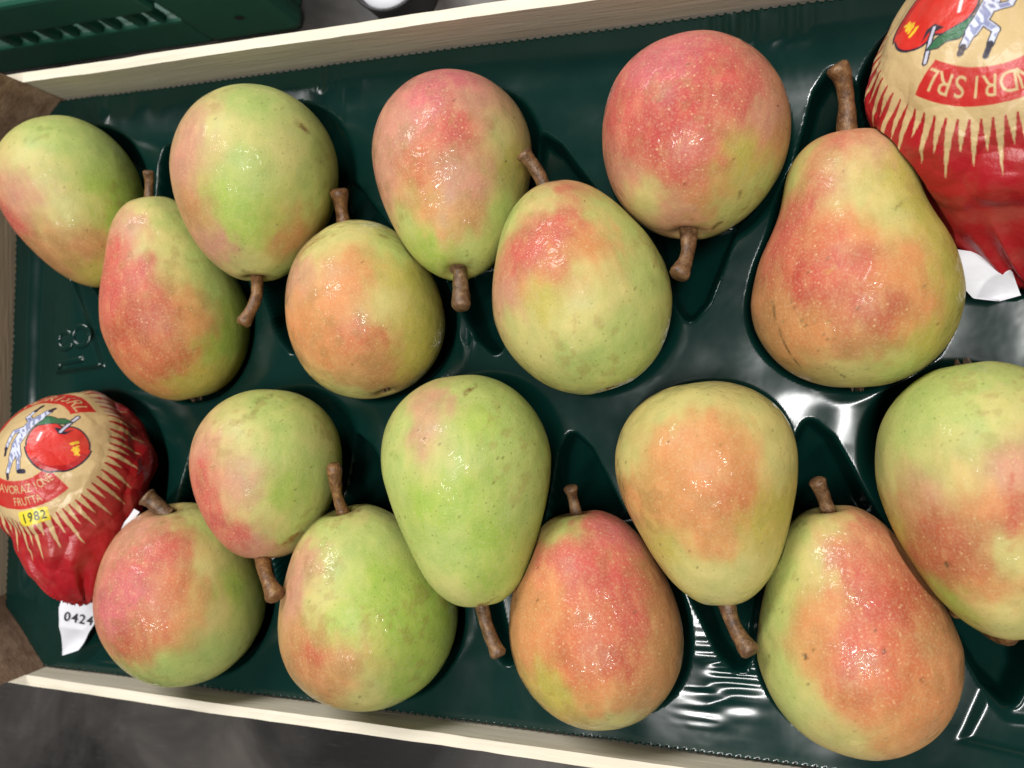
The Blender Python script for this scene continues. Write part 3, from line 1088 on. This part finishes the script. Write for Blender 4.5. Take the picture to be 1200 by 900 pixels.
# ------------------------------------------------------------------ moulded plastic tray
ST = .0008
xs = np.arange(-.3472, .1512, ST)
ys = np.arange(YB + .0008, YT - .0006, ST)
GX, GY = np.meshgrid(xs, ys)
G2 = np.stack([GX.ravel(), GY.ravel()], 1)
G3 = np.hstack([G2, np.zeros((len(G2), 1))])
zt = base(G2[:, 1]) + .0007 * noise(G3, 22, 2) + .0003 * noise(G3, 60, 3)
edge = np.minimum.reduce([G2[:, 0] - xs[0], xs[-1] - G2[:, 0], G2[:, 1] - ys[0], ys[-1] - G2[:, 1]])
# border flange with a step inside it
ex = np.minimum(G2[:, 0] - xs[0], xs[-1] - G2[:, 0])
ey = np.minimum(G2[:, 1] - ys[0], ys[-1] - G2[:, 1])
zt -= .0030 * sstep(.0070, .0150, ex + .0012 * noise(G3, 30, 5)) * sstep(.02, .05, ey)
zt -= .0005 * sstep(.001, .030, ey + .004 * noise(G3, 25, 6))
zt += .0008 * noise(G3 * np.array([1, .3, 1]), 16, 8) * (1 - sstep(.004, .03, ey))


def soft_min(a, b, k):
    h = np.clip(.5 + .5 * (b - a) / k, 0, 1)
    return b + (a - b) * h - k * h * (1 - h)


w1d = np.linspace(0, 1, 44)
t1d = (1 - np.cos(np.pi * w1d)) / 2
for n in FIT:
    X, Y, Z, L, R, yaw, pit, sh = FIT[n]
    d = np.hypot(G2[:, 0] - X, G2[:, 1] - Y)
    idx = np.flatnonzero(d < L * .5 + .045)
    q = G2[idx]
    a2, s2 = np.array([math.cos(yaw), math.sin(yaw)]), np.array([-math.sin(yaw), math.cos(yaw)])
    axial = (t1d - .5) * L * math.cos(pit)
    rr = R * prof(t1d, sh)
    oc = np.array([X, Y])
    poly = np.vstack([oc + axial[:, None] * a2 + rr[:, None] * s2, (oc + axial[:, None] * a2 - rr[:, None] * s2)[::-1]])
    sd = poly_sd(q, poly) + .0006 * noise(np.hstack([q, np.zeros((len(q), 1))]), 45, 17)
    D = max(.008, base(Y) - (Z - R) + .0004)
    rim = .0022
    u = np.clip((rim - sd) / .015, 0, 1)
    cup = base(q[:, 1]) - .0006 - D * np.sin(u * np.pi / 2) ** .9
    cup = np.where(sd > rim, 1.0, cup)
    zt[idx] = np.minimum(zt[idx], soft_min(zt[idx], cup, .0022))
    # pointed hollow for the stem
    tip = oc + a2 * (L * .5 * math.cos(pit) + .030)
    root = oc + a2 * (L * .5 * math.cos(pit) - .012)
    tri = [root + s2 * .0145, root - s2 * .0145, tip - s2 * .0042 - a2 * .010, tip - a2 * .0045, tip + s2 * .0042 - a2 * .010]
    sd = poly_sd(q, tri) - .0045
    along = np.clip(((tip - q) @ a2) / .042, 0, 1)
    notch = base(q[:, 1]) - (.012 + .022 * along) * sstep(0, 1, np.clip(-sd / .0042, 0, 1)) - .0002
    notch = np.where(sd > 0, 1.0, notch)
    if n[0] == 'p':
        zt[idx] = np.minimum(zt[idx], soft_min(zt[idx], notch, .0012))

# number panel beside the left flange
pn = np.array([at(x, y, .002)[:2] for x, y in [(60, 352), (84, 318), (124, 431), (66, 440)]])
sd = poly_sd(G2, pn)
flat = sstep(0, .002, -sd)
zt = np.where(sd < 0, np.maximum(zt, base(G2[:, 1]) - .0045), zt)
zt = zt - .0022 * sstep(-.0020, .0, -sd) * sstep(-.0045, -.0025, -sd - .0) * 0
zt = zt + .0022 * flat


def emboss(d, h, wd):
    global zt
    zt = zt + h * (1 - sstep(wd * .5, wd, d))


# second panel by the other corner, with worn embossed strokes
pn2 = np.array([at(x, y, .004)[:2] for x, y in [(1148, 795), (1112, 862), (1205, 884), (1290, 884), (1290, 836), (1180, 828)]])
sd = poly_sd(G2, pn2)
zt = np.where(sd < 0, np.maximum(zt, base(G2[:, 1]) - .004), zt) + .0012 * sstep(0, .004, -sd)
# stretch wrinkles in the film
for (px, py, sx, sy, amp, fx, fy) in [(846, 786, .011, .012, .0009, 50, 300), (985, 485, .016, .012, .0005, 60, 110), (560, 385, .012, .01, .0005, 200, 90),
                                      (180, 765, .016, .008, .0009, 60, 300), (60, 690, .007, .016, .0009, 330, 50), (390, 95, .010, .012, .0010, 260, 60),
                                      (890, 30, .02, .010, .0008, 200, 60), (130, 120, .02, .01, .0007, 120, 60)]:
    c2 = at(px, py, .003)[:2]
    g = np.exp(-((G2[:, 0] - c2[0]) / sx) ** 2 - ((G2[:, 1] - c2[1]) / sy) ** 2)
    N3 = np.stack([G2[:, 0] * fx, G2[:, 1] * fy, 0 * G2[:, 0]], 1)
    zt = zt + amp * g * (1 - 2 * np.abs(noise(N3, 1.0, int(px))))
# nothing pokes through a fruit: keep the film just under each lower surface
zg = zt.reshape(GX.shape)
LOW = np.full(GX.shape, 9.0)
for n in list(PEARS) + ['w1', 'w2']:
    P = BODY[n][0] if n in BODY else None
    if P is None:
        P, _ = pear_points(n, 21 if n == 'w1' else 22)
        P = P - np.array([0, 0, .0025])
    i = np.round((P[:, 0] - xs[0]) / ST).astype(int)
    j = np.round((P[:, 1] - ys[0]) / ST).astype(int)
    ok = (i >= 0) & (i < len(xs)) & (j >= 0) & (j < len(ys))
    np.minimum.at(LOW, (j[ok], i[ok]), P[ok, 2])
for _ in range(3):
    pad = np.pad(LOW, 1, constant_values=9)
    LOW = np.minimum.reduce([pad[1:-1, 1:-1], pad[:-2, 1:-1], pad[2:, 1:-1], pad[1:-1, :-2], pad[1:-1, 2:]])
zg = np.minimum(zg, LOW - .0005)
zg = np.maximum(zg, -.070)
VX, VY = GX.copy(), GY.copy()
# pinking-shear edge
tw = lambda m: np.array([0, .5, 1, .5])[np.arange(m) % 4] * .0013
VY[0, :] += tw(len(xs))
VY[-1, :] -= tw(len(xs))
VX[:, 0] += tw(len(ys))
VX[:, -1] -= tw(len(ys))
bow = .0022 * (1 - ((ys - ys.mean()) / (np.ptp(ys) / 2)) ** 2)
VX[:, :14] -= (bow[:, None] * np.linspace(1, 0, 14)[None, :]) * .6
V = np.stack([VX.ravel(), VY.ravel(), zg.ravel()], 1)
Fq = grid_faces(len(ys), len(xs), False)
ctrs = V[Fq].mean(1)
dxl, dxr, dyb, dyt = ctrs[:, 0] - XL, XR - ctrs[:, 0], ctrs[:, 1] - YB, YT - ctrs[:, 1]
keep = (np.minimum(dxl, dxr) + np.minimum(dyb, dyt)) > PL + .0016
tray_mesh = mesh('fruit_tray', V, Fq[keep], True)
tray = obj('fruit_tray', tray_mesh, M_TRAY)
tray['label'] = 'glossy dark green moulded plastic tray embossed 18, with hollows for the pears'
tray['category'] = 'tray'


def stroke(pts, r, name, closed=False, flat=.55):
    """a rounded raised stroke lying on the film"""
    pts = np.asarray(pts, float)
    n = len(pts)
    tan = (np.roll(pts, -1, 0) - np.roll(pts, 1, 0)) if closed else np.gradient(pts, axis=0)
    tan /= np.linalg.norm(tan, axis=1)[:, None]
    side = np.stack([-tan[:, 1], tan[:, 0], 0 * tan[:, 0]], 1)
    ph = np.linspace(0, math.tau, 12, endpoint=False)
    V = []
    for i_ in range(n):
        rr_ = r if closed or 0 < i_ < n - 1 else r * .35
        V.append(pts[i_] + rr_ * (np.cos(ph)[:, None] * side[i_] + np.sin(ph)[:, None] * flat * np.array([0, 0, 1.0])))
    V = np.array(V).reshape(-1, 3)
    F_ = grid_faces(n, 12, True)
    if closed:
        a_ = np.arange(12)
        b_ = (a_ + 1) % 12
        F_ = np.vstack([F_, np.stack([(n - 1) * 12 + a_, (n - 1) * 12 + b_, b_, a_], 1)])
    o_ = obj(name, mesh(name, V, F_, True), M_TRAY, tray)
    return o_


def film_z(p):
    return zg[int(round((p[1] - ys[0]) / ST)), int(round((p[0] - xs[0]) / ST))]


def px_loop(cx, cy, rx, ry):
    out = []
    for i_ in range(40):
        a_ = i_ * math.tau / 40
        p = at(cx + rx * math.cos(a_), cy + ry * math.sin(a_), .003)
        p[2] = film_z(p)
        out.append(p)
    return out


stroke(px_loop(77.5, 398.5, 8.0, 10.0), .0016, 'embossed_digit', True)
stroke(px_loop(95.0, 393.5, 9.5, 11.5), .0016, 'embossed_digit', True)
for seg_ in ([(69, 425), (76, 424), (84, 423), (92, 421.5), (100, 420)], [(69, 425), (71, 428), (74, 431)]):
    pts_ = []
    for u_ in np.linspace(0, len(seg_) - 1, 12):
        i_ = min(int(u_), len(seg_) - 2)
        f_ = u_ - i_
        p = at(seg_[i_][0] * (1 - f_) + seg_[i_ + 1][0] * f_, seg_[i_][1] * (1 - f_) + seg_[i_ + 1][1] * f_, .003)
        p[2] = film_z(p)
        pts_.append(p)
    stroke(pts_, .0018, 'embossed_digit')
sol = tray.modifiers.new('thickness', 'SOLIDIFY')
sol.thickness = .0003
sol.offset = -1

# ------------------------------------------------------------------ things beyond the crate
gc = empty('plastic_crate', (-.37, .30, -.085), 'dark green plastic crate with slotted side standing beyond the wooden crate', 'crate')
OFF = Matrix.Translation((.37, -.30, .085))


def gpart(name, me):
    q = obj(name, me, M_CRATE, gc)
    q.matrix_parent_inverse = OFF
    return q


gpart('lower_wall', box_mesh('lower_wall', (-.62, .200, -.0845), (-.2985, .206, -.057), .002))
gpart('end_panel', box_mesh('end_panel', (-.2984, .1985, -.0845), (-.238, .212, -.010), .0055))
gpart('rim', box_mesh('rim', (-.62, .196, -.038), (-.2986, .208, -.010), .0025))
for k in range(9):
    x = -.418 + k * .0150
    gpart('rib', box_mesh('rib', (x, .2005, -.0569), (x + (.0042 if k % 2 else .0065), .2055, -.0381), .0008))
gpart('side_wall', box_mesh('side_wall', (-.246, .2121, -.0845), (-.240, .44, -.010), .002))
gpart('back_wall', box_mesh('back_wall', (-.62, .4401, -.0845), (-.240, .446, -.010), .002))
gpart('floor', box_mesh('floor', (-.61, .2062, -.084), (-.2462, .4399, -.078), .001))
q = gpart('bolt_hole', mesh('bolt_hole', [(-.2635 + .0030 * math.cos(a * math.tau / 16), .1982, -.060 + .0022 * math.sin(a * math.tau / 16)) for a in range(16)], [tuple(range(15, -1, -1))]))
q.data.materials.clear()
q.data.materials.append(M_BLACK)

tub = empty('round_tub', (-.176, .2105, -.085), 'black round tub with a pale top, its edge just showing beyond the rail', 'tub')


def lathe(name, pr, seg=48):
    V, n = [], len(pr)
    for r, z in pr:
        for j in range(seg):
            V.append((r * math.cos(j * math.tau / seg), r * math.sin(j * math.tau / seg), z))
    return mesh(name, np.array(V), grid_faces(n, seg, True), True)


obj('tub_wall', lathe('tub_wall', [(.0002, .0004), (.018, .0005), (.0195, .002), (.0205, .022), (.0210, .025), (.0195, .0255), (.0188, .022)]), M_BLACK, tub)
obj('lid', lathe('lid', [(.0187, .0215), (.0180, .0235), (.012, .0242), (.0002, .0245)]), M_WHITE, tub)
